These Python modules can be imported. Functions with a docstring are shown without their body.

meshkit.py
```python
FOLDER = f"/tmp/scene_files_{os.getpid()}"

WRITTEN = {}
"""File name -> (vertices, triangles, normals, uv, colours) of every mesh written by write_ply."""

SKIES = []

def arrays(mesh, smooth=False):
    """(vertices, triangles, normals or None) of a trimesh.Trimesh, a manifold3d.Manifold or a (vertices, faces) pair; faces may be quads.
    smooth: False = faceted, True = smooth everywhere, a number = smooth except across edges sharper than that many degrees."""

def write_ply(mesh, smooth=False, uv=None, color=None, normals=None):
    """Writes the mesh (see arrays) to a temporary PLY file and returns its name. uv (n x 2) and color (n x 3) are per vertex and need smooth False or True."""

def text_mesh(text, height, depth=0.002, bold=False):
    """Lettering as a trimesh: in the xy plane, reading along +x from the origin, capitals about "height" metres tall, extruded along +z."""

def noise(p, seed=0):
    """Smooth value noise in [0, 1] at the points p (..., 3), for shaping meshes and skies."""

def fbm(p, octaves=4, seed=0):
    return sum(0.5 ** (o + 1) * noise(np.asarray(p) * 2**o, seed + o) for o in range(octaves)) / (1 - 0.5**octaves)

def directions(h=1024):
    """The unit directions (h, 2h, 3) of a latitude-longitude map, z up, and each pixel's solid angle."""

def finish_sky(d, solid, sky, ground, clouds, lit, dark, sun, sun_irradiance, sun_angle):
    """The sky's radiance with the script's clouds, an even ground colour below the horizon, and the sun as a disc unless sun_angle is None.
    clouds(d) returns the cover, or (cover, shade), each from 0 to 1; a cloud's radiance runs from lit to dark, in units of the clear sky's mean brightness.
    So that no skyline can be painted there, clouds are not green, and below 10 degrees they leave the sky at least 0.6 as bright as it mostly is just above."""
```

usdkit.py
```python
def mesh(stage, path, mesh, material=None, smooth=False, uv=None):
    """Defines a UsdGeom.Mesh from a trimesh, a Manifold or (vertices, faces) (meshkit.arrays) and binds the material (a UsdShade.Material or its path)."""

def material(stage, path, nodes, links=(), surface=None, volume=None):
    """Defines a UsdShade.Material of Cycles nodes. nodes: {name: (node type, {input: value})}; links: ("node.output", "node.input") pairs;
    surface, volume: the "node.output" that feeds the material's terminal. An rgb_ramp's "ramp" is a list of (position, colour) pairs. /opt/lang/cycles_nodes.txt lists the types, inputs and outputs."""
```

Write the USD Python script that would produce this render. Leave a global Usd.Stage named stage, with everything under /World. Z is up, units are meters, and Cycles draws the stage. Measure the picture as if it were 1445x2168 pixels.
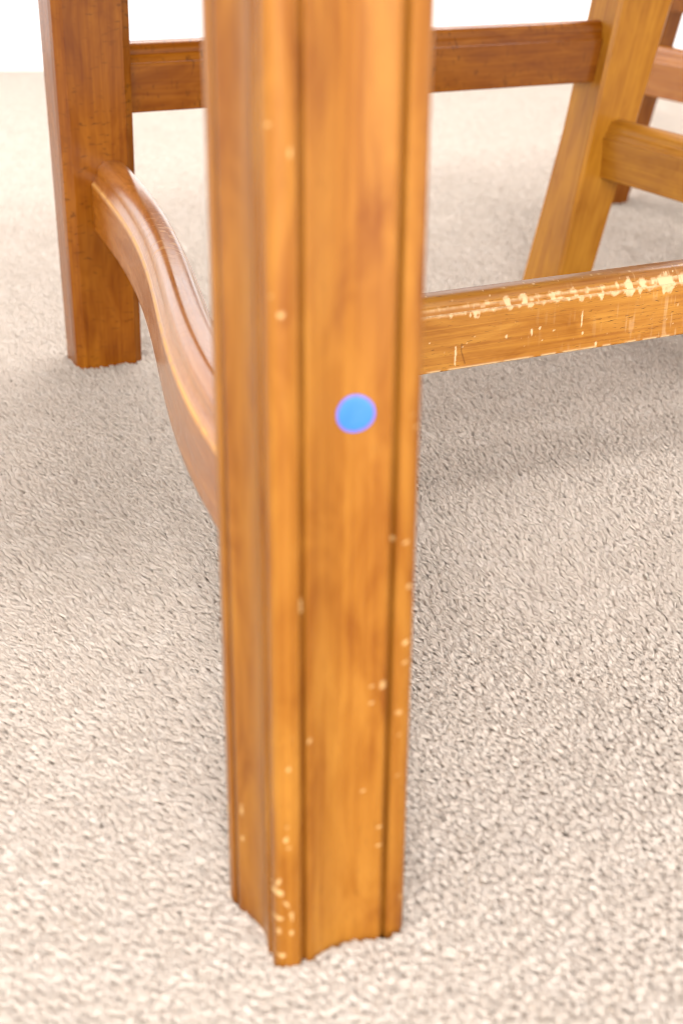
import math, numpy as np, shapely, usdkit
from shapely.geometry import Polygon
from meshkit import noise, fbm, arrays
from scipy.spatial import cKDTree
from pxr import Usd, UsdGeom, UsdLux, UsdShade, Gf, Sdf, Vt

stage = Usd.Stage.CreateInMemory()
UsdGeom.SetStageUpAxis(stage, 'Z')
UsdGeom.SetStageMetersPerUnit(stage, 1.0)
UsdGeom.Xform.Define(stage, '/World')
UsdGeom.Scope.Define(stage, '/World/Looks')

# ------------------------------------------------------------------ camera, light, exposure
EXPOSURE = 1.13
PITCH, ROLL, CAM_H = 0.42783, 0.00782, 0.295
cam = UsdGeom.Camera.Define(stage, '/World/camera')
cam.CreateFocalLengthAttr(50.0)
cam.CreateHorizontalApertureAttr(24.035)
cam.CreateVerticalApertureAttr(36.06)
cam.CreateFStopAttr(11.0)
cam.CreateFocusDistanceAttr(0.66)
cam.CreateClippingRangeAttr(Gf.Vec2f(0.02, 100.0))
cam.CreateExposureAttr(EXPOSURE)
m = Gf.Matrix4d(1).SetRotate(Gf.Rotation(Gf.Vec3d(0, 0, 1), -math.degrees(-ROLL)))
mx = Gf.Matrix4d(1).SetRotate(Gf.Rotation(Gf.Vec3d(1, 0, 0), 90 - math.degrees(PITCH)))
mt = Gf.Matrix4d(1).SetTranslate(Gf.Vec3d(0, 0, CAM_H))
cam.AddTransformOp().Set(m * mx * mt)


def rect_light(name, pos, aim, w, h, inten, col=(1, 1, 1)):
    l = UsdLux.RectLight.Define(stage, '/World/' + name)
    l.CreateWidthAttr(w); l.CreateHeightAttr(h); l.CreateIntensityAttr(inten); l.CreateColorAttr(Gf.Vec3f(*col))
    m = Gf.Matrix4d(1).SetLookAt(Gf.Vec3d(*pos), Gf.Vec3d(*aim), Gf.Vec3d(0, 0.02, 1)).GetInverse()
    l.AddTransformOp().Set(m)
    return l


room = UsdLux.DomeLight.Define(stage, '/World/room_light')
usdkit.material(stage, '/World/Looks/room_light', {'b': ('background_shader', {'color': (1.0, 0.97, 0.93), 'strength': 0.9})}, surface='b.background')
UsdShade.MaterialBindingAPI.Apply(room.GetPrim()).Bind(UsdShade.Material.Get(stage, '/World/Looks/room_light'))
rect_light('bounce_lamp', (0.0, -1.0, 2.4), (0.0, 0.5, 0.0), 0.5, 0.5, 36.0, (1, 0.98, 0.96))
rect_light('side_lamp', (-1.3, -0.7, 1.7), (0.0, 0.5, 0.0), 0.6, 0.6, 4.5, (1, 0.98, 0.96))
rect_light('front_fill', (0.25, -1.7, 0.95), (0.1, 0.6, 0.1), 2.2, 1.3, 6.0, (1, 0.98, 0.95))  # unseen broad fill, added to brighten camera-facing wood and under the seat
rect_light('far_fill', (0.25, 1.9, 1.75), (0.1, 0.75, 0.0), 1.6, 0.9, 7.0, (1, 0.99, 0.98))  # unseen area light, added to brighten the far carpet; no window here

# ------------------------------------------------------------------ helpers
def meta(p, **kw):
    p = p.GetPrim() if hasattr(p, 'GetPrim') else p
    for k, v in kw.items():
        p.SetCustomDataByKey(k, v)
    return p


def uv(t):
    return np.array([math.cos(t), math.sin(t), 0]), np.array([-math.sin(t), math.cos(t), 0])


A, B, S = np.array([-.016846, .323834, 0]), np.array([-.168341, .862894, 0]), .041393
uA, vA = uv(.464324)
uB, vB = uv(.419)
BASE = np.array([0.08, 0.72, 0.0])          # the chair's base point


def build(path, v, f, mat, base=BASE, gco=None, wear=None, smooth=True):
    v = np.asarray(v, float)
    f = np.asarray(f, int)
    if smooth not in (True, False):            # split the sharp edges here, so that the per-vertex data can follow
        pv, f, nn = arrays((v, f), smooth)
        near = cKDTree(v).query(pv)[1]
        gco = None if gco is None else np.asarray(gco)[near]
        wear = None if wear is None else np.asarray(wear)[near]
        v = pv
        m = usdkit.mesh(stage, path, (v - base, f), mat, smooth=False)
        m.CreateNormalsAttr(Vt.Vec3fArray.FromNumpy(nn.astype(np.float32)))
        m.SetNormalsInterpolation('vertex')
    else:
        m = usdkit.mesh(stage, path, (v - base, f), mat, smooth=smooth)
    api = UsdGeom.PrimvarsAPI(m)
    if gco is not None:
        api.CreatePrimvar('gco', Sdf.ValueTypeNames.Float3Array, 'vertex').Set(Vt.Vec3fArray.FromNumpy(np.asarray(gco, np.float32)))
    if wear is not None:
        w = np.stack([wear] * 3, 1) if np.ndim(wear) == 1 else wear
        api.CreatePrimvar('wear', Sdf.ValueTypeNames.Float3Array, 'vertex').Set(Vt.Vec3fArray.FromNumpy(np.asarray(w, np.float32)))
    return m


def sweep(prof, stations, frame):
    """prof (n,2) closed; stations (m,); frame(t) -> origin, e1, e2, scale ; returns v, f, gco, (prof index, station) grids"""
    n, mm = len(prof), len(stations)
    V, G = [], []
    for t in stations:
        o, e1, e2, k = frame(t)
        V.append(o + np.outer(prof[:, 0] * k[0], e1) + np.outer(prof[:, 1] * k[1], e2))
        G.append(np.column_stack([prof, np.full(n, t)]))
    V, G = np.vstack(V), np.vstack(G)
    i = np.arange(n); j = (i + 1) % n
    F = []
    for r in range(mm - 1):
        a, b = r * n, (r + 1) * n
        F.append(np.column_stack([a + i, a + j, b + j])); F.append(np.column_stack([a + i, b + j, b + i]))
    # end caps: own rings so that the ends stay crisp
    for r, flip in ((0, True), (mm - 1, False)):
        ring = V[r * n:(r + 1) * n]; s = len(V)
        V = np.vstack([V, ring, ring.mean(0)]); G = np.vstack([G, G[r * n:(r + 1) * n], G[r * n:(r + 1) * n].mean(0)])
        q = np.column_stack([s + i, s + j, np.full(n, s + n)])
        F.append(q[:, ::-1] if flip else q)
    return V, np.vstack(F), G


def fix(v, f):
    """turn the faces outward"""
    a, b, c = v[f[:, 0]], v[f[:, 1]], v[f[:, 2]]
    return f if np.einsum('ij,ij->i', a - v.mean(0), np.cross(b - v.mean(0), c - v.mean(0))).sum() > 0 else f[:, ::-1]


def dense(a, b, step):
    return np.linspace(a, b, max(2, int(math.ceil((b - a) / step)) + 1))


# ------------------------------------------------------------------ materials
def wood(name, dark, mid, light, seed=0.0, fleck='pore', fleck_amount=0.6, rough=0.3, coat=0.6, mottle=0.5, chip=(.62, .34, .10), spec=.28):
    cross = (1.0, 1.0, 1.0)
    if fleck == 'pore':
        fs, lo, hi = (2600.0, 2600.0, 190.0), 0.64, 0.70
    else:
        fs, lo, hi = (150.0, 150.0, 430.0), 0.595, 0.66
    N = {
        'a': ('attribute', {'attribute': 'gco'}),
        'w': ('attribute', {'attribute': 'wear'}),
        'ws': ('separate_xyz', {}),
        'm1': ('mapping', {'location': (seed, seed * 1.7, seed * .6), 'scale': (560., 560., 9.)}),
        'n1': ('noise_texture', {'scale': 1.0, 'detail': 4.0, 'roughness': 0.55, 'distortion': 0.4}),
        'm2': ('mapping', {'location': (seed * .3, 3 + seed, seed), 'scale': (85., 85., 24.)}),
        'n2': ('noise_texture', {'scale': 1.0, 'detail': 3.0, 'roughness': 0.6, 'distortion': 0.7}),
        'm3': ('mapping', {'location': (seed, 1.0, 7.0), 'scale': fs}),
        'n3': ('noise_texture', {'scale': 1.0, 'detail': 2.0, 'roughness': 0.5, 'distortion': 0.3}),
        'mm': ('mix_float', {'fac': mottle}),
        'r': ('rgb_ramp', {'ramp': [(0.0, dark), (0.30, dark), (0.5, mid), (0.68, light), (1.0, light)]}),
        'fr': ('map_range', {'from_min': lo, 'from_max': hi, 'to_min': 0.0, 'to_max': fleck_amount, 'clamp': True}),
        'fp': ('math', {'math_type': 'multiply'}),
        'fm': ('map_range', {'from_min': 0.42, 'from_max': 0.62, 'to_min': 0.15, 'to_max': 1.0, 'clamp': True}),
        'fx': ('mix', {'mix_type': 'mix', 'color2': tuple(0.28 * np.array(dark))}),
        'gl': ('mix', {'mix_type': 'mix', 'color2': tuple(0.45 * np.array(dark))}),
        'ch': ('mix', {'mix_type': 'mix', 'color2': chip}),
        'rg': ('map_range', {'from_min': 0.0, 'from_max': 1.0, 'to_min': rough, 'to_max': 0.75}),
        'rn': ('map_range', {'from_min': 0.3, 'from_max': 0.7, 'to_min': rough * .8, 'to_max': rough * 1.3}),
        'ct': ('map_range', {'from_min': 0.0, 'from_max': 1.0, 'to_min': coat, 'to_max': 0.0}),
        'bp': ('bump', {'strength': 0.10, 'distance': 0.0006}),
        'p': ('principled_bsdf', {'coat_roughness': 0.16, 'specular_ior_level': spec}),
    }
    L = [('a.vector', 'm1.vector'), ('m1.vector', 'n1.vector'), ('a.vector', 'm2.vector'), ('m2.vector', 'n2.vector'), ('a.vector', 'm3.vector'), ('m3.vector', 'n3.vector'),
         ('n1.fac', 'mm.a'), ('n2.fac', 'mm.b'), ('mm.result', 'r.fac'), ('n3.fac', 'fr.value'), ('n2.fac', 'fm.value'), ('fr.result', 'fp.value1'), ('fm.result', 'fp.value2'),
         ('r.color', 'fx.color1'), ('fp.value', 'fx.fac'),
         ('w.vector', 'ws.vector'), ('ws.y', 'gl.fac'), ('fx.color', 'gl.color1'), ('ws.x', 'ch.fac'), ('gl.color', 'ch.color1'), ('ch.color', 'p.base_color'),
         ('n2.fac', 'rn.value'), ('rn.result', 'rg.to_min'), ('ws.x', 'rg.value'), ('rg.result', 'p.roughness'), ('ws.x', 'ct.value'), ('ct.result', 'p.coat_weight'),
         ('n1.fac', 'bp.height'), ('bp.normal', 'p.normal')]
    return usdkit.material(stage, '/World/Looks/' + name, N, L, 'p.BSDF')


W_A = wood('honey_wood', (.122, .032, .0030), (.206, .075, .0085), (.265, .110, .015), 0.0, 'pore', .35, .34, .16, .62, (.46, .30, .13), .16)
W_B = wood('shaded_wood', (.105, .023, .0014), (.175, .050, .0023), (.235, .077, .004), 5.0, 'worm', .5, .26, .10, .6, (.5, .27, .08), .16)  # same honey wood, darkened in colour for the unlit inner face
W_M = wood('worn_wood', (.165, .051, .006), (.265, .104, .013), (.36, .165, .024), 9.0, 'pore', .85, .38, .2, .5, (.58, .43, .255))
W_S = wood('polished_wood', (.21, .056, .004), (.29, .094, .008), (.35, .126, .011), 14.0, 'pore', .4, .24, .5, .5)
W_C = wood('golden_wood', (.22, .074, .0055), (.33, .132, .010), (.41, .178, .016), 21.0, 'pore', .5, .38, .12, .5, (.5, .27, .08), .18)

usdkit.material(stage, '/World/Looks/carpet_yarn', {
    'g': ('geometry', {}),
    'n': ('noise_texture', {'scale': 70.0, 'detail': 4.0, 'roughness': .7}),
    'r': ('rgb_ramp', {'ramp': [(0.0, (.83, .74, .66)), (.2, (.89, .81, .74)), (.6, (.93, .86, .795)), (1.0, (.965, .915, .86))]}),
    'mr': ('map_range', {'from_min': .3, 'from_max': .7, 'to_min': -.2, 'to_max': .2}),
    'ad': ('math', {'math_type': 'add', 'use_clamp': True}),
    'p': ('principled_bsdf', {'roughness': 1.0, 'specular_ior_level': .08}),
    't': ('translucent_bsdf', {}),
    'x': ('mix_closure', {'fac': 0.55}),
}, [('r.color', 't.color'), ('p.BSDF', 'x.closure1'), ('t.BSDF', 'x.closure2'), ('g.position', 'n.vector'), ('n.fac', 'mr.value'), ('mr.result', 'ad.value1'), ('g.random_per_island', 'ad.value2'), ('ad.value', 'r.fac'), ('r.color', 'p.base_color')], 'x.closure')
usdkit.material(stage, '/World/Looks/carpet_backing', {
    'g': ('geometry', {}),
    'n': ('noise_texture', {'scale': 420.0, 'detail': 3.0}),
    'r': ('rgb_ramp', {'ramp': [(.3, (.60, .51, .43)), (.7, (.74, .65, .57))]}),  # colour kept dark so gaps between tufts look shaded
    'b': ('bump', {'strength': .6, 'distance': .003}),
    'p': ('principled_bsdf', {'roughness': 0.9, 'specular_ior_level': .2}),
}, [('g.position', 'n.vector'), ('n.fac', 'r.fac'), ('r.color', 'p.base_color'), ('n.fac', 'b.height'), ('b.normal', 'p.normal')], 'p.BSDF')
usdkit.material(stage, '/World/Looks/white_paint', {
    'g': ('geometry', {}), 'n': ('noise_texture', {'scale': 90.0, 'detail': 4.0}), 'b': ('bump', {'strength': .08, 'distance': .002}),
    'p': ('principled_bsdf', {'base_color': (.68, .69, .71), 'roughness': .6})}, [('g.position', 'n.vector'), ('n.fac', 'b.height'), ('b.normal', 'p.normal')], 'p.BSDF')
usdkit.material(stage, '/World/Looks/blue_paper', {
    'g': ('geometry', {}), 'n': ('noise_texture', {'scale': 900.0, 'detail': 3.0}), 'b': ('bump', {'strength': .08, 'distance': .0003}),
    'p': ('principled_bsdf', {'base_color': (.018, .115, .60), 'roughness': .45})}, [('g.position', 'n.vector'), ('n.fac', 'b.height'), ('b.normal', 'p.normal')], 'p.BSDF')
LK = lambda n: UsdShade.Material.Get(stage, '/World/Looks/' + n)

# ------------------------------------------------------------------ the setting
floor = UsdGeom.Xform.Define(stage, '/World/carpet')
meta(floor, kind='structure', label='cream beige cut pile carpet under the chairs', category='carpet')


def grid(x0, x1, y0, y1, n, z):
    X, Y = np.meshgrid(np.linspace(x0, x1, n), np.linspace(y0, y1, n))
    v = np.column_stack([X.ravel(), Y.ravel(), np.full(n * n, z)])
    i = np.arange(n * n).reshape(n, n)
    a, b, c, d = i[:-1, :-1].ravel(), i[:-1, 1:].ravel(), i[1:, 1:].ravel(), i[1:, :-1].ravel()
    return v, np.vstack([np.column_stack([a, b, c]), np.column_stack([a, c, d])])


usdkit.mesh(stage, '/World/carpet/backing', grid(-3.5, 3.5, -1.5, 3.6, 30, -.0034), LK('carpet_backing'))

def face_depth(a, s, corner=.0042, end=.0060, groove=.0023, cove=.0028):
    """how far a moulded face lies behind its own plane, at a along it: corner bead, groove, hollow panel, groove, bead"""
    if groove == 0:
        d = corner - math.sqrt(max(corner ** 2 - max(corner - a, 0) ** 2, 0))
        return max(d, end - math.sqrt(max(end ** 2 - max(a - s + end, 0) ** 2, 0)))
    g0a, g0b, g1a, g1b = .172 * s, .211 * s, .779 * s, .818 * s
    if a <= g0a:                               # corner bead
        if a < corner: return corner - math.sqrt(max(corner ** 2 - (corner - a) ** 2, 0))
        t = (a - corner) / (g0a - corner)
        return groove * .55 * (1 - math.sqrt(max(1 - t ** 2.4, 0)))
    if a < g0b:
        t = (a - g0a) / (g0b - g0a)
        return groove * min(1, .55 + 3 * t) if t < .75 else groove + (.0003 - groove) * (t - .75) / .25
    if a <= g1a:
        t = (a - g0b) / (g1a - g0b)
        return .0003 + cove * math.sin(math.pi * t) ** 1.3
    if a < g1b:
        t = (a - g1a) / (g1b - g1a)
        return .0003 + (groove - .0003) * min(1, t / .2)
    c = g1b + .0008
    if a < c:
        t = (c - a) / (c - g1b)
        return groove * .8 * (1 - math.sqrt(max(1 - t ** 2.2, 0)))
    if a > s - end: return end * (1 - max(1 - ((a - s + end) / end) ** 2.8, 0) ** (1 / 2.8))
    return 0.0


def moulded_profile(s, step=.00045, big=.0014, chamfer=.002):
    g0, g1 = .172 * s, .818 * s
    a = np.unique(np.round(np.concatenate([
        np.linspace(.00123, .0042, 8), np.linspace(.0042, g0, 9), np.linspace(g0, .211 * s, 10),
        np.arange(.211 * s + .0007, .779 * s - .0004, .0009), np.linspace(.779 * s, g1, 10),
        np.linspace(g1, g1 + .0007, 6), s - .0060 + .0060 * np.sin(np.linspace(0.02, math.pi / 2, 12))]), 7))
    fb = np.array([(x, face_depth(x, s)) for x in a])
    inner = [(s, s - chamfer), (s - chamfer * .3, s - chamfer * .3), (s - chamfer, s)]
    fa = fb[::-1, ::-1]
    p = np.vstack([fb, np.column_stack([np.full(6, s), np.linspace(.006, s - .006, 6)]), inner, np.column_stack([np.linspace(s - .006, .006, 6), np.full(6, s)]), fa])
    return p


PATCH = 0.10
LEG = np.array([-.016846, .323834, 0])      # outer corner of the near leg's foot
FOOT_CELL = (-.06, .30)


def pile_patch(seed, corner=None):
    """cut pile: tufts of fanned fibres, all leaning a little the way they were brushed"""
    rng = np.random.default_rng(seed)
    n, per = int(PATCH / .00198), 11
    X, Y = np.meshgrid((np.arange(n) + .5) * PATCH / n, (np.arange(n) + .5) * PATCH / n)
    c = np.column_stack([X.ravel(), Y.ravel()]) + rng.normal(0, .00055, (n * n, 2))
    k = len(c)
    drift = fbm(np.column_stack([c / .03, np.full(k, seed * 3.1)]), 2, 3) - .5
    az = math.pi + .30 + 1.6 * drift + rng.normal(0, .45, k)
    lean = np.clip(rng.normal(.0030, .0011, k), 0, .0055)
    tip = np.column_stack([lean * np.cos(az), lean * np.sin(az), rng.normal(.0044, .0005, k)])
    ci = np.repeat(np.arange(k), per); m = k * per
    ph = rng.uniform(0, 2 * math.pi, m); rr = np.sqrt(rng.uniform(0, 1, m))
    off = np.column_stack([rr * np.cos(ph), rr * np.sin(ph), np.zeros(m)])
    root = np.column_stack([c[ci], np.full(m, -.0036)]) + off * .0005
    end = np.column_stack([c[ci], np.full(m, -.0036)]) + tip[ci] + off * rng.uniform(.0007, .0013, m)[:, None]
    end[:, 2] -= .0008 * rr ** 2 + np.abs(rng.normal(0, .0003, m))
    if corner is not None:                    # the pile gives way under the near leg and lies flat round its foot
        w = np.array([corner[0], corner[1], 0])
        ua, va = uv(.464324)
        la = [np.column_stack([(p + w - LEG) @ ua, (p + w - LEG) @ va]) for p in (root, end)]
        foot = Polygon(moulded_profile(S) * 1.03)
        gap = np.min([shapely.distance(foot, shapely.points(q)) for q in la], axis=0)
        keep = gap > .0003
        press = .62 + .38 * np.clip((gap - .0004) / .0034, 0, 1)
        end[:, 2] = -.0036 + (end[:, 2] + .0036) * press
        root, end, off, ci = root[keep], end[keep], off[keep], ci[keep]
        m = len(root)
    mid = root * .42 + end * .58 + rng.normal(0, .00018, (m, 3))
    mid[:, :2] -= (tip[ci] * .15)[:, :2]
    R = rng.uniform(.00026, .00038, m)
    d = end - root; d /= np.linalg.norm(d, axis=1)[:, None]
    e1 = np.cross(d, np.array([.3, .9, .1])); e1 /= np.linalg.norm(e1, axis=1)[:, None]; e2 = np.cross(d, e1)
    V = []
    for ctr, r in ((root, .9), (mid, 1.0), (end, .5)):
        for j in range(3):
            a = 2 * math.pi * j / 3
            V.append(ctr + (e1 * math.cos(a) + e2 * math.sin(a)) * (R * r)[:, None])
    V = np.stack(V, 1)
    F = []
    for q in range(2):
        for j in range(3):
            a, b = q * 3 + j, q * 3 + (j + 1) % 3
            F += [(a, b, b + 3), (a, b + 3, a + 3)]
    F.append((6, 7, 8))
    F = np.array(F)
    # soft plush shading: each fibre's normals lean towards the dome of its tuft
    ax = (root + end) / 2
    nf = V - np.stack([root] * 3 + [mid] * 3 + [end] * 3, 1)
    nf /= np.linalg.norm(nf, axis=2)[:, :, None]
    dome = off * .7 + tip[ci] * [70, 70, 0] + [0, 0, 1.0]
    dome /= np.linalg.norm(dome, axis=1)[:, None]
    N = .12 * nf + .88 * dome[:, None, :]
    N /= np.linalg.norm(N, axis=2)[:, :, None]
    return V.reshape(-1, 3), (F[None] + (np.arange(m) * 9)[:, None, None]).reshape(-1, 3), N.reshape(-1, 3)


pile = UsdGeom.PointInstancer.Define(stage, '/World/carpet/pile')
meta(pile, kind='stuff')
protos = []
for q in range(5):
    v, f, nn = pile_patch(q + 1, FOOT_CELL if q == 4 else None)
    tm = usdkit.mesh(stage, f'/World/carpet/pile/tufts_{q:03d}' if q else '/World/carpet/pile/tufts', (v, fix(v, f)), LK('carpet_yarn'), smooth=False)
    tm.CreateNormalsAttr(Vt.Vec3fArray.FromNumpy(nn.astype(np.float32)))
    tm.SetNormalsInterpolation('vertex')
    protos.append(Sdf.Path(f'/World/carpet/pile/tufts_{q:03d}' if q else '/World/carpet/pile/tufts'))
pile.CreatePrototypesRel().SetTargets(protos)
pos, idx = [], []
rng = np.random.default_rng(77)
for j in range(25):
    gy = -.20 + j * PATCH
    half = math.ceil((.45 + .42 * max(gy, 0)) / PATCH)
    for i in range(-half, half + 1):
        gx = FOOT_CELL[0] + i * PATCH
        pos.append((gx, gy, 0))
        idx.append(4 if i == 0 and abs(gy - FOOT_CELL[1]) < .01 else int(rng.integers(0, 4)))
pile.CreatePositionsAttr(Vt.Vec3fArray([Gf.Vec3f(*map(float, p)) for p in pos]))
pile.CreateProtoIndicesAttr(Vt.IntArray(idx))

# back wall, at a slight angle to the view
w0, w1 = np.array([-.5182, 2.2121, 0]), np.array([-.4649, 2.2739, 0])
wd = np.array([math.cos(.10), math.sin(.10), 0]); wn = np.array([-wd[1], wd[0], 0]); wo = np.array([-.49, 2.30, 0])
wv = [wo + wd * a + wn * b + np.array([0, 0, z]) for z in (-.0065, 2.6) for a, b in ((-3, 0), (3, 0), (3, .12), (-3, .12))]
wf = [(0, 1, 5), (0, 5, 4), (1, 2, 6), (1, 6, 5), (2, 3, 7), (2, 7, 6), (3, 0, 4), (3, 4, 7), (4, 5, 6), (4, 6, 7), (0, 2, 1), (0, 3, 2)]
usdkit.mesh(stage, '/World/wall', (np.array(wv), np.array(wf)), LK('white_paint'))
meta(stage.GetPrimAtPath('/World/wall'), kind='structure', label='plain white wall behind the chairs', category='wall')

# ------------------------------------------------------------------ the chair
CH = '/World/wooden_chair'
chair = UsdGeom.Xform.Define(stage, CH)
chair.AddTranslateOp().Set(Gf.Vec3d(*BASE))
meta(chair, label='honey brown wooden chair with moulded front leg nearest the camera and curved stretcher', category='chair')


def groove_tone(prof, s):
    """darker tone along the two grooves of each face"""
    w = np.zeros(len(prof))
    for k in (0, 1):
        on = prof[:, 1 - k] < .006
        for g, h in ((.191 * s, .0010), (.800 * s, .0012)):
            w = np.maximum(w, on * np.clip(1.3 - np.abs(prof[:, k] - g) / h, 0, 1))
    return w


CHIPS_B = [(.0100,.2392,.0004,.0011,0),(.0049,.2354,.0004,.0012,0),(-.0010,.2418,.0005,.0005,0),(.0025,.1978,.0010,.0005,-.4),(.0007,.2024,.0003,.0005,0),(.0375,.1669,.0005,.0009,0),(.0390,.1634,.0005,.0008,0),(.0091,.1492,.0004,.0004,0),(.0368,.1308,.0011,.0003,-.5),(.0337,.1318,.0005,.0004,0),(.0381,.1171,.0015,.0004,-.5),(.0079,.1177,.0003,.0022,0),(.0377,.0999,.0010,.0006,.6),(.0376,.0936,.0008,.0004,-.4),(.0397,.0911,.0005,.0004,0),(.0189,.0902,.0003,.0004,0),(.0281,.0878,.0004,.0003,0),(.0309,.0878,.0003,.0013,0),(.0285,.0823,.0004,.0004,0),(.0361,.0776,.0012,.0004,-.6),(.0042,.0784,.0006,.0004,.6),(.0031,.0688,.0008,.0006,0),(.0093,.0759,.0005,.0004,0),(.0367,.0702,.0005,.0003,0),(.0307,.0676,.0004,.0009,0),(.0361,.0566,.0008,.0003,-.4),(.0267,.0527,.0005,.0003,0),(.0027,.0491,.0004,.0007,0),(.0023,.0451,.0004,.0012,0),(.0032,.0419,.0015,.0004,0),(.0311,.0394,.0004,.0005,0),(.0375,.0345,.0004,.0005,0),(.0309,.0330,.0004,.0005,0),(-.0008,.0296,.0004,.0018,-.3),(.0004,.0258,.0014,.0009,-.7),(.0023,.0221,.0005,.0014,.5),(.0037,.0183,.0007,.0006,0),(-.0006,.0165,.0010,.0006,0),(.0037,.0169,.0005,.0012,0),(.0037,.0117,.0007,.0009,0),(-.0011,.0118,.0004,.0008,0),(.0010,.0030,.0017,.0006,0),(.0381,.0169,.0007,.0008,.5),(.0391,.0109,.0004,.0013,.2)]
CHIPS_A = [(.0290,.0355,.0008,.0022,0),(.0292,.0254,.0005,.0016,0),(.0374,.0316,.0010,.0014,0),(.0400,.1448,.0011,.0009,0)]


def moulded_leg(name, o, u, v, mirror, mat, chips, taper=0.0, top=.43, fine=.0006):
    prof = moulded_profile(S)
    st = np.concatenate([dense(-.003, .285, fine), dense(.292, top, .02)])
    e2 = -v if mirror else v

    def frame(z):
        k = 1.03 + .022 * z / .27
        return o + np.array([0, 0, z]), u, e2, (k, k)
    V, F, G = sweep(prof, st, frame)
    n = len(prof)
    wear = np.zeros((len(V), 3))
    groove_dark = groove_tone(prof, S)
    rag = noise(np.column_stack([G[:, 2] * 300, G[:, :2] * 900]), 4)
    wear[:, 1] = np.concatenate([np.tile(groove_dark, len(st)), np.zeros(len(V) - n * len(st))]) * (.12 + .35 * noise(np.column_stack([G[:, 2] * 60, G[:, :2] * 50]), 8))
    if chips:
        jit = (fbm(np.column_stack([G[:, 2] * 900, G[:, :2] * 900]), 2, 6) - .5)
        for lst, along, across in ((CHIPS_B, 0, 1), (CHIPS_A, 1, 0)):
            on = G[:, across] < .0055
            for a, z, ra, rz, g in lst:
                x, y = G[:, along] - max(a, .0006), G[:, 2] - z
                c, s_ = math.cos(g), math.sin(g)
                q = ((c * x + s_ * y) / (ra * .7)) ** 2 + ((-s_ * x + c * y) / (rz * 1.0)) ** 2
                wear[:, 0] = np.maximum(wear[:, 0], on * np.clip((1.2 + 3.4 * jit - q) * 1.3, 0, .9))
    return build(f'{CH}/{name}', V, fix(V, F), mat, gco=G, wear=wear)


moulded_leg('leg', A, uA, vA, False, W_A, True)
meta(stage.GetPrimAtPath(CH + '/leg'), label='honey brown front leg with moulded faces, chips and grooves')


# leg at the far left: outer faces moulded, plain inner face with chamfered arrises
def inner_leg(name):
    s = S
    c = .0050
    # local (a, b): b measured from the inner face (towards the camera) backwards
    front = [(face_depth(x, s, .003, .003, 0) - .0003 * (.009 < x < .033), x) for x in np.linspace(.0062, s - .0005, 26)]
    pts = [(c, 0), (c + .0006, 0)] + [(a, 0) for a in np.linspace(c + .003, s - c - .003, 8)] + [(s - c, 0), (s - .0004, c - .0004), (s, c)] + [(s, b) for b in np.linspace(c + .004, s - .004, 5)] + [(s - .002, s), (.003, s)] + front[::-1] + [(.0003, c + .0003)]
    prof = np.array(pts, float)
    st = np.concatenate([dense(-.003, .30, .004), dense(.32, .43, .02)])

    def frame(z):
        k = 1.03 + .10 * min(z, .25) / .25
        kv = 1 - .22 * max(0, (.25 - z) / .25)
        return B + np.array([0, 0, z]), uB, vB, (k, kv)
    V, F, G = sweep(prof, st, frame)
    wear = np.zeros((len(V), 3))
    x, y = G[:, 0] - .0088, G[:, 2] - .0262
    return build(f'{CH}/{name}', V, fix(V, F), W_B, gco=G, wear=wear, smooth=25)


u, v = uA, vA


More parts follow.
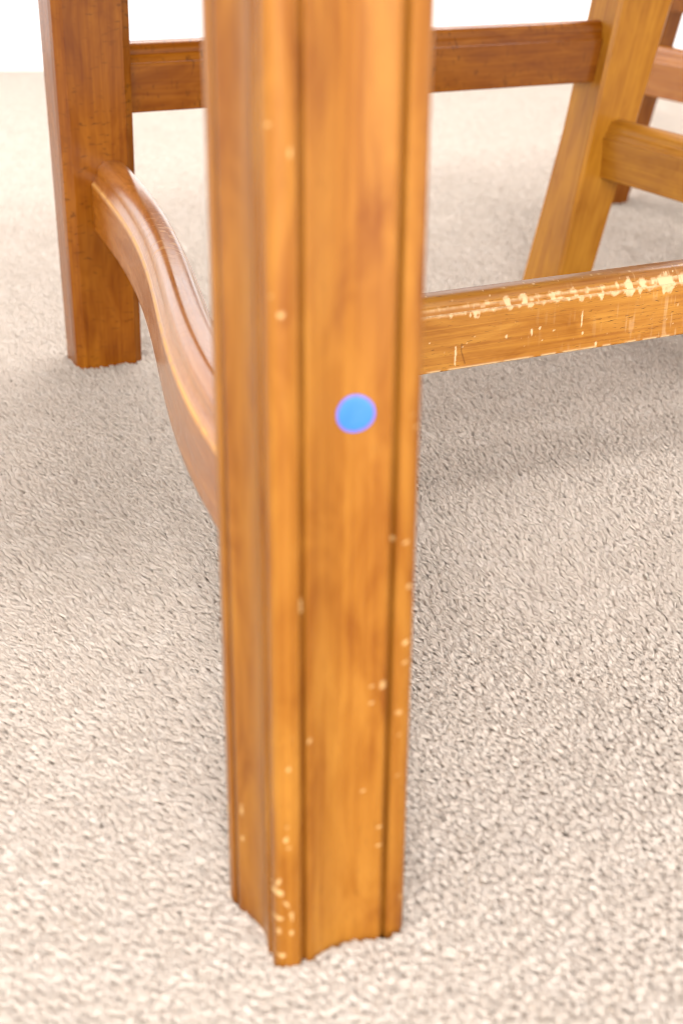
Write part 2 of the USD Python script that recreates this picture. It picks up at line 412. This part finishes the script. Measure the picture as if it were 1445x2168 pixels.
def raked_profile(c=.0022, T=.036):
    """(p, b): p runs 0..1 from the front to the rear arris, b in metres"""
    k = c / .04
    return np.array([(k, 0)] + [(p, 0) for p in np.linspace(.15, .85, 6)] + [(1 - k, 0), (1, c), (1, T / 2), (1, T - c), (1 - k, T), (.5, T), (k, T), (0, T - c), (0, T / 2), (0, c)])


def raked_leg(path, org, base, mat, top=.40):
    prof = raked_profile()
    st = np.concatenate([dense(-.003, .30, .006), dense(.31, top, .03)])
    V, G = [], []

    def frame(z):
        f0, r0 = .3625 + .185 * z, .392 + .267 * z
        if z > .25:
            r0 = .392 + .267 * .25 + .185 * (z - .25)
        return org + u * f0 + np.array([0, 0, z]), u, v, (r0 - f0, 1.0 + .30 * max(0, (.12 - z) / .12))
    V, F, G = sweep(prof, st, frame)
    G[:, 0] *= .04
    return build(path, V, fix(V, F), mat, base=base, gco=G, wear=np.zeros((len(V), 3)), smooth=25)


def rail_profile(w=.022, h=.042, step=.004, fh=None):
    """upright rail: flat sides, a small step and cove under a rounded thumb; x across, y up from the bottom"""
    hw, fh = w / 2, fh or h * .70
    side = [(hw, y) for y in np.concatenate([[0.0006], np.arange(step, fh - .0008, step), [fh - .0006]])]
    g = (h - fh) * .42
    top = [(hw - .0003, fh), (hw - .0010, fh + .0002), (hw - .0013, fh + .0005), (hw - .0018, fh + .4 * g), (hw - .0025, fh + .75 * g), (hw - .0033, fh + .96 * g), (hw - .0036, fh + g)]
    cw, c0 = hw - .0036, fh + g
    ch = h - c0
    arc = [(cw * math.cos(t) ** .8, c0 + ch * math.sin(t)) for t in np.linspace(.18, math.pi / 2 - .12, 9)]
    half = side + top + arc
    return np.array([(hw - .0006, 0)] + half + [(0, h)] + [(-x, y) for x, y in half[::-1]] + [(-hw + .0006, 0)])


def rail(path, p0, p1, z0, mat, base=BASE, w=.022, h=.042, wearfn=None, fine=None, smooth=32, step=.004, fh=None):
    prof = rail_profile(w, h, step, fh)
    L = np.linalg.norm((p1 - p0)[:2]); d = (p1 - p0) / L; d[2] = 0
    nrm = np.array([d[1], -d[0], 0])      # to the right of the run
    st = dense(0, L, .02) if fine is None else np.unique(np.concatenate([dense(fine[0], fine[1], fine[2]), dense(0, L, .02)]))
    V, F, G = sweep(prof, st, lambda t: (p0 + d * t + np.array([0, 0, z0]), nrm, np.array([0, 0, 1.0]), (1, 1)))
    wear = np.zeros((len(V), 3)) if wearfn is None else wearfn(G)
    return build(path, V, fix(V, F), mat, base=base, gco=G, wear=wear, smooth=smooth)


inner_leg('leg_001')
meta(stage.GetPrimAtPath(CH + '/leg_001'), label='leg in darker shade toned wood with flecked plain inner face and chamfered edges')
raked_leg(CH + '/leg_002', B, BASE, W_C, .43)
meta(stage.GetPrimAtPath(CH + '/leg_002'), label='raked golden brown rear leg')
raked_leg(CH + '/leg_003', A, BASE, W_C, .43)
meta(stage.GetPrimAtPath(CH + '/leg_003'), label='raked rear leg beyond the right edge')

# curved stretcher: left face traced in plan
LF = np.array([(-.1549, .875), (-.1531, .868), (-.1410, .829), (-.1268, .7860), (-.1150, .7480), (-.1018, .7020), (-.0990, .690), (-.0898, .6450), (-.0790, .5807), (-.0694, .5304), (-.0575, .4848), (-.0478, .4565), (-.0424, .4413), (-.0300, .4070), (-.0160, .3700), (-.0100, .3560)])
from scipy.interpolate import UnivariateSpline
sx = UnivariateSpline(-LF[:, 1], LF[:, 0], k=4, s=1.2e-5)


def curved_stretcher():
    w, h = .0225, .0420
    hw, fh = w / 2, h * .70
    half = [(hw, y) for y in np.linspace(.0008, fh - .0006, 15)] + [(hw - .0005, fh), (hw - .0011, fh + .0004), (hw - .0016, fh + .0013), (hw - .0022, fh + .0026), (hw - .0031, fh + .0042)]
    cw, c0 = hw - .0031, fh + .0042
    half += [(cw * math.cos(t) ** .7, c0 + (h - c0) * math.sin(t)) for t in np.linspace(.14, math.pi / 2 - .1, 14)]
    prof = np.array([(hw - .0008, 0)] + half + [(0, h)] + [(-x, y) for x, y in half[::-1]] + [(-hw + .0008, 0)])
    ys = dense(.358, .872, .0016)[::-1]
    xs = sx(-ys); dx = sx.derivative()(-ys) * -1
    arc = np.concatenate([[0], np.cumsum(np.hypot(np.diff(xs), np.diff(ys)))])
    table = {t: (x, y, k) for t, x, y, k in zip(arc, xs, ys, dx)}

    def frame(t):
        x, y, k = table[t]
        d = np.array([-k, -1.0, 0]); d /= np.linalg.norm(d)       # towards the camera
        left = np.array([d[1], -d[0], 0])                            # facing the left of the picture
        wide = 1 + .17 * math.exp(-(t / .12) ** 2) + .18 * math.exp(-((t - .52) / .15) ** 2)
        return np.array([x, y, .0882]) - left * w / 2 * wide, left, np.array([0, 0, 1.0]), (wide, 1)
    V, F, G = sweep(prof, arc, frame)
    wear = np.zeros((len(V), 3))
    # rubbed arris on the left edge, and hair scratches across the crown
    ed = np.exp(-((G[:, 0] - w / 2 + .0004) / .0008) ** 2) * np.exp(-((G[:, 1] - .0294) / .0009) ** 2)
    wear[:, 0] = ed * np.clip(.25 + 1.2 * noise(np.column_stack([G[:, 2] * 160, G[:, 2] * 0, G[:, 2] * 0]), 2), 0, .8)
    hair = np.clip((noise(np.column_stack([G[:, 2] * 520 + G[:, 0] * 260, G[:, 0] * 330, G[:, 1] * 0]), 5) - .68) * 7, 0, 1)
    zone = np.exp(-((G[:, 2] - .20) / .035) ** 2) * np.clip((G[:, 1] - .031) / .003, 0, 1) + .6 * np.exp(-((G[:, 2] - .26) / .05) ** 2) * (G[:, 0] < -.006) * (G[:, 1] > .030)
    wear[:, 0] = np.maximum(wear[:, 0], .45 * hair * np.clip(zone, 0, 1))
    return build(CH + '/stretcher', V, fix(V, F), W_S, gco=G, wear=wear, smooth=48)


curved_stretcher()
meta(stage.GetPrimAtPath(CH + '/stretcher'), label='polished curved stretcher with moulded top')

# worn straight stretcher from the curved one, across to the rear
um, vm = uv(math.atan2(.6655 - .6013, .1655 - .0348))
M0 = np.array([.0348, .6013, 0.])     # a point of its near face plane


def worn(G):
    x, yy, t = G[:, 0], G[:, 1], G[:, 2]
    near = x > 0
    W = np.zeros((len(G), 3))
    k = np.clip((t - .085) / .16, 0, 1.2)             # wear grows away from the curved stretcher
    q = lambda a, b, s: noise(np.column_stack([t * a, yy * b, x * b]), s)
    n1 = lambda a, s: noise(np.column_stack([t * a, 0 * t, 0 * t + s]), s)
    fh = .0262
    below = fh - yy
    # ragged bare patches hanging from, or climbing over, the two arrises: (where, half width, reach)
    LOW = ((.1005, .0008, .0012), (.1107, .0012, .0030), (.118, .0009, .0012), (.1240, .0021, .0046), (.1285, .0010, .0014), (.1330, .0014, .0022), (.1415, .0020, .0034), (.1465, .0012, .0014), (.1520, .0026, .0032), (.1590, .0011, .0012), (.1665, .0018, .0021), (.1730, .0010, .0018), (.1800, .0019, .0044), (.1850, .0010, .0024), (.1910, .0019, .0050), (.1985, .0022, .0022), (.2070, .0032, .0044), (.2130, .0014, .0046), (.2200, .0028, .0034), (.2295, .0042, .0085), (.240, .003, .004), (.252, .004, .006), (.266, .003, .003))
    HIGH = ((.106, .0010, .0010), (.121, .0012, .0009), (.1305, .0010, .0012), (.1410, .0021, .0040), (.1500, .0025, .0042), (.1570, .0012, .0012), (.1650, .0020, .0018), (.1690, .0022, .0023), (.1770, .0017, .0018), (.1850, .0012, .0010), (.1930, .0016, .0012), (.2010, .0012, .0020), (.2080, .0020, .0044), (.2160, .0022, .0040), (.2230, .0016, .0022), (.2290, .0048, .0050), (.240, .003, .003), (.255, .004, .004))

    def reach(spec):
        r = np.zeros(len(t))
        for c, hw_, dp in spec:
            uu = np.abs(t - c + .0012 * (n1(700, 41) - .5)) / hw_
            r = np.maximum(r, dp * np.clip(1.15 - uu ** 1.6, 0, 1))
        return r
    below = fh - yy
    fuzz = .0024 * (fbm(np.column_stack([t * 700, yy * 900, x * 900]), 3, 7) - .5)
    tone = np.clip(.30 + 1.0 * fbm(np.column_stack([t * 700, yy * 700, x * 700]), 2, 17) * (.7 + .5 * n1(130, 31)), 0, 1)
    a1 = np.clip((.00035 + .0006 * n1(260, 3) + reach(LOW) * .46 + fuzz * (.4 + reach(LOW) * 300) - below) / .0012, 0, 1) * (below > -.0005) * near
    up = yy - (fh + .0030)
    a2 = np.clip((reach(HIGH) * .42 + .0003 * n1(200, 8) - .0002 + fuzz * (.3 + reach(HIGH) * 300) - up) / .0012, 0, 1) * (up > -.0008) * near
    inband = (yy > fh) * (up < 0) * near * np.clip((reach(HIGH) * 170 + reach(LOW) * 60 + .7 * q(700, 900, 3) - .75 + .2 * k) * 2.4, 0, .7)
    rag = .75 * tone
    rub = near * np.clip((q(1000, 130, 12) - .62) * 2.0, 0, .28) * np.clip(k - .2, 0, 1) * np.clip((q(90, 120, 14) - .4) * 4, 0, 1)
    fl = near * np.clip((q(520, 760, 11) - .87 + .05 * k) * 12, 0, 1) * .6
    rub = near * np.clip((q(900, 110, 12) - .62) * 2.0, 0, .30) * np.clip(k - .25, 0, 1) * np.clip((q(90, 120, 14) - .4) * 4, 0, 1)
    spots = 0
    for a, y, ra, ry in ((.1135, .0068, .0006, .0048), (.1400, .0125, .0009, .0010), (.1535, .0128, .0007, .0018), (.158, .0140, .0008, .0007), (.182, .0085, .0006, .0008), (.181, .0155, .0005, .0040), (.190, .0024, .0009, .0012), (.1205, .0250, .0006, .0012)):
        spots = np.maximum(spots, np.clip((1.1 + 1.6 * (q(1300, 1300, 23) - .5) - ((t - a) / ra) ** 2 - ((yy - y) / ry) ** 2) * 1.0, 0, .65) * near)
    edge = np.exp(-((yy - .0004) / .0006) ** 2) * near * np.clip((n1(260, 6) - .35) * 3, 0, .8)
    W[:, 0] = np.clip(np.maximum.reduce([a1 * rag, a2 * rag, inband, fl, rub, spots, edge]), 0, .95)
    crack = np.clip(1 - np.abs(t - .1165 - .35 * np.clip(.0085 - yy, 0, .01) * (yy < .0085)) / .0005, 0, 1) * (yy < .0125) * (yy > .002) * near
    W[:, 1] = np.maximum(crack * .8, .32 * np.clip((yy - fh - .0026) / .001, 0, 1))
    return W


p0 = M0 - um * .096 - vm * (-.011)
rail(CH + '/stretcher_001', p0, p0 + um * .43, .0880, W_M, wearfn=worn, fine=(.07, .30, .00042), step=.0005, h=.0335, fh=.0262)
meta(stage.GetPrimAtPath(CH + '/stretcher_001'), label='straight stretcher with badly scratched and rubbed edge')
# side rail between the far legs
q0 = B + u * .030 + v * (.0103 + .011)
rail(CH + '/stretcher_002', q0, B + u * .402 + v * (.0103 + .011), .1555, W_B, h=.0412)
meta(stage.GetPrimAtPath(CH + '/stretcher_002'), label='straight side rail between the two far legs')
# rear rail
c0 = B + u * (.3955 + .0125) + v * .006
rail(CH + '/stretcher_003', c0, c0 - v * .56, .0895, W_C, h=.0405, w=.024)
meta(stage.GetPrimAtPath(CH + '/stretcher_003'), label='golden brown rear rail')

# seat: unseen board, its overhang shaped to cast the carpet shadow
sz0, sz1 = .43, .46
corner = [A - u * .21 - v * .01, B - uB * .18 + vB * (S + .01), B + u * .50 + v * .05, A + u * .50 + v * .07]


def slab(path, pts, z0, z1, mat, base):
    n = len(pts)
    V = np.array([p + np.array([0, 0, z]) for z in (z0, z1) for p in pts])
    F = [(0, i, i + 1) for i in range(1, n - 1)] + [(n, n + i + 1, n + i) for i in range(1, n - 1)]
    for i in range(n):
        j = (i + 1) % n
        F += [(i, n + i, n + j), (i, n + j, j)]
    F = np.array(F)
    return build(path, V, fix(V, F), mat, base=base, gco=V, wear=np.zeros((len(V), 3)), smooth=False)


slab(CH + '/seat', corner, sz0, sz1, W_A, BASE)

# ------------------------------------------------------------------ sticker on the near leg
sc = A + uA * .0237 + np.array([0, 0, .1688])


def sticker():
    n, R = 48, .0048
    V, F = [], []
    for r, dz in ((0, 0), (R * .5, 0), (R, 0), (R, 1)):
        for i in range(n):
            a = 2 * math.pi * i / n
            x = r * math.cos(a); z = r * math.sin(a)
            d = face_depth(.0237 + x, S)
            V.append(sc + uA * x + np.array([0, 0, z]) + vA * (d - .00032 + (.00028 if dz else 0)))
    for q in range(3):
        for i in range(n):
            j = (i + 1) % n
            F += [(q * n + i, q * n + j, (q + 1) * n + j), (q * n + i, (q + 1) * n + j, (q + 1) * n + i)]
    V, F = np.array(V), np.array(F)
    a, b, c = V[F[:, 0]], V[F[:, 1]], V[F[:, 2]]
    if np.cross(b - a, c - a).sum(0) @ vA > 0:
        F = F[:, ::-1]
    x = UsdGeom.Xform.Define(stage, '/World/round_sticker')
    x.AddTranslateOp().Set(Gf.Vec3d(*sc))
    build('/World/round_sticker/dot', V, F, LK('blue_paper'), base=sc)
    meta(x, label='small bright blue round sticker on the near moulded chair leg', category='sticker')


sticker()

# ------------------------------------------------------------------ second chair behind, at the right edge
C2 = '/World/wooden_chair_001'
Fp = np.array([.2709, 1.3724, 0])
base2 = Fp.copy()
ch2 = UsdGeom.Xform.Define(stage, C2)
ch2.AddTranslateOp().Set(Gf.Vec3d(*base2))
meta(ch2, label='second brown wooden chair, only its leg and rails showing at the top right edge', category='chair')
org2 = Fp - u * .388
raked_leg(C2 + '/leg', org2, base2, W_B)
raked_leg(C2 + '/leg_001', org2 - v * .5, base2, W_B)
r0 = Fp + u * (-.012 + .012) + v * .02
rail(C2 + '/stretcher', r0, r0 - v * .51, .1055, W_S, base=base2, h=.043, w=.024)
rail(C2 + '/stretcher_001', r0 + u * .015, r0 + u * .015 - v * .51, .178, W_B, base=base2, h=.043, w=.024)
slab(C2 + '/seat', [Fp + u * .0 + v * .05, Fp + u * .10 + v * .05, Fp + u * .10 - v * .55, Fp - v * .55], .40, .43, W_B, base2)  # unseen board, added so its shadow darkens the carpet at right
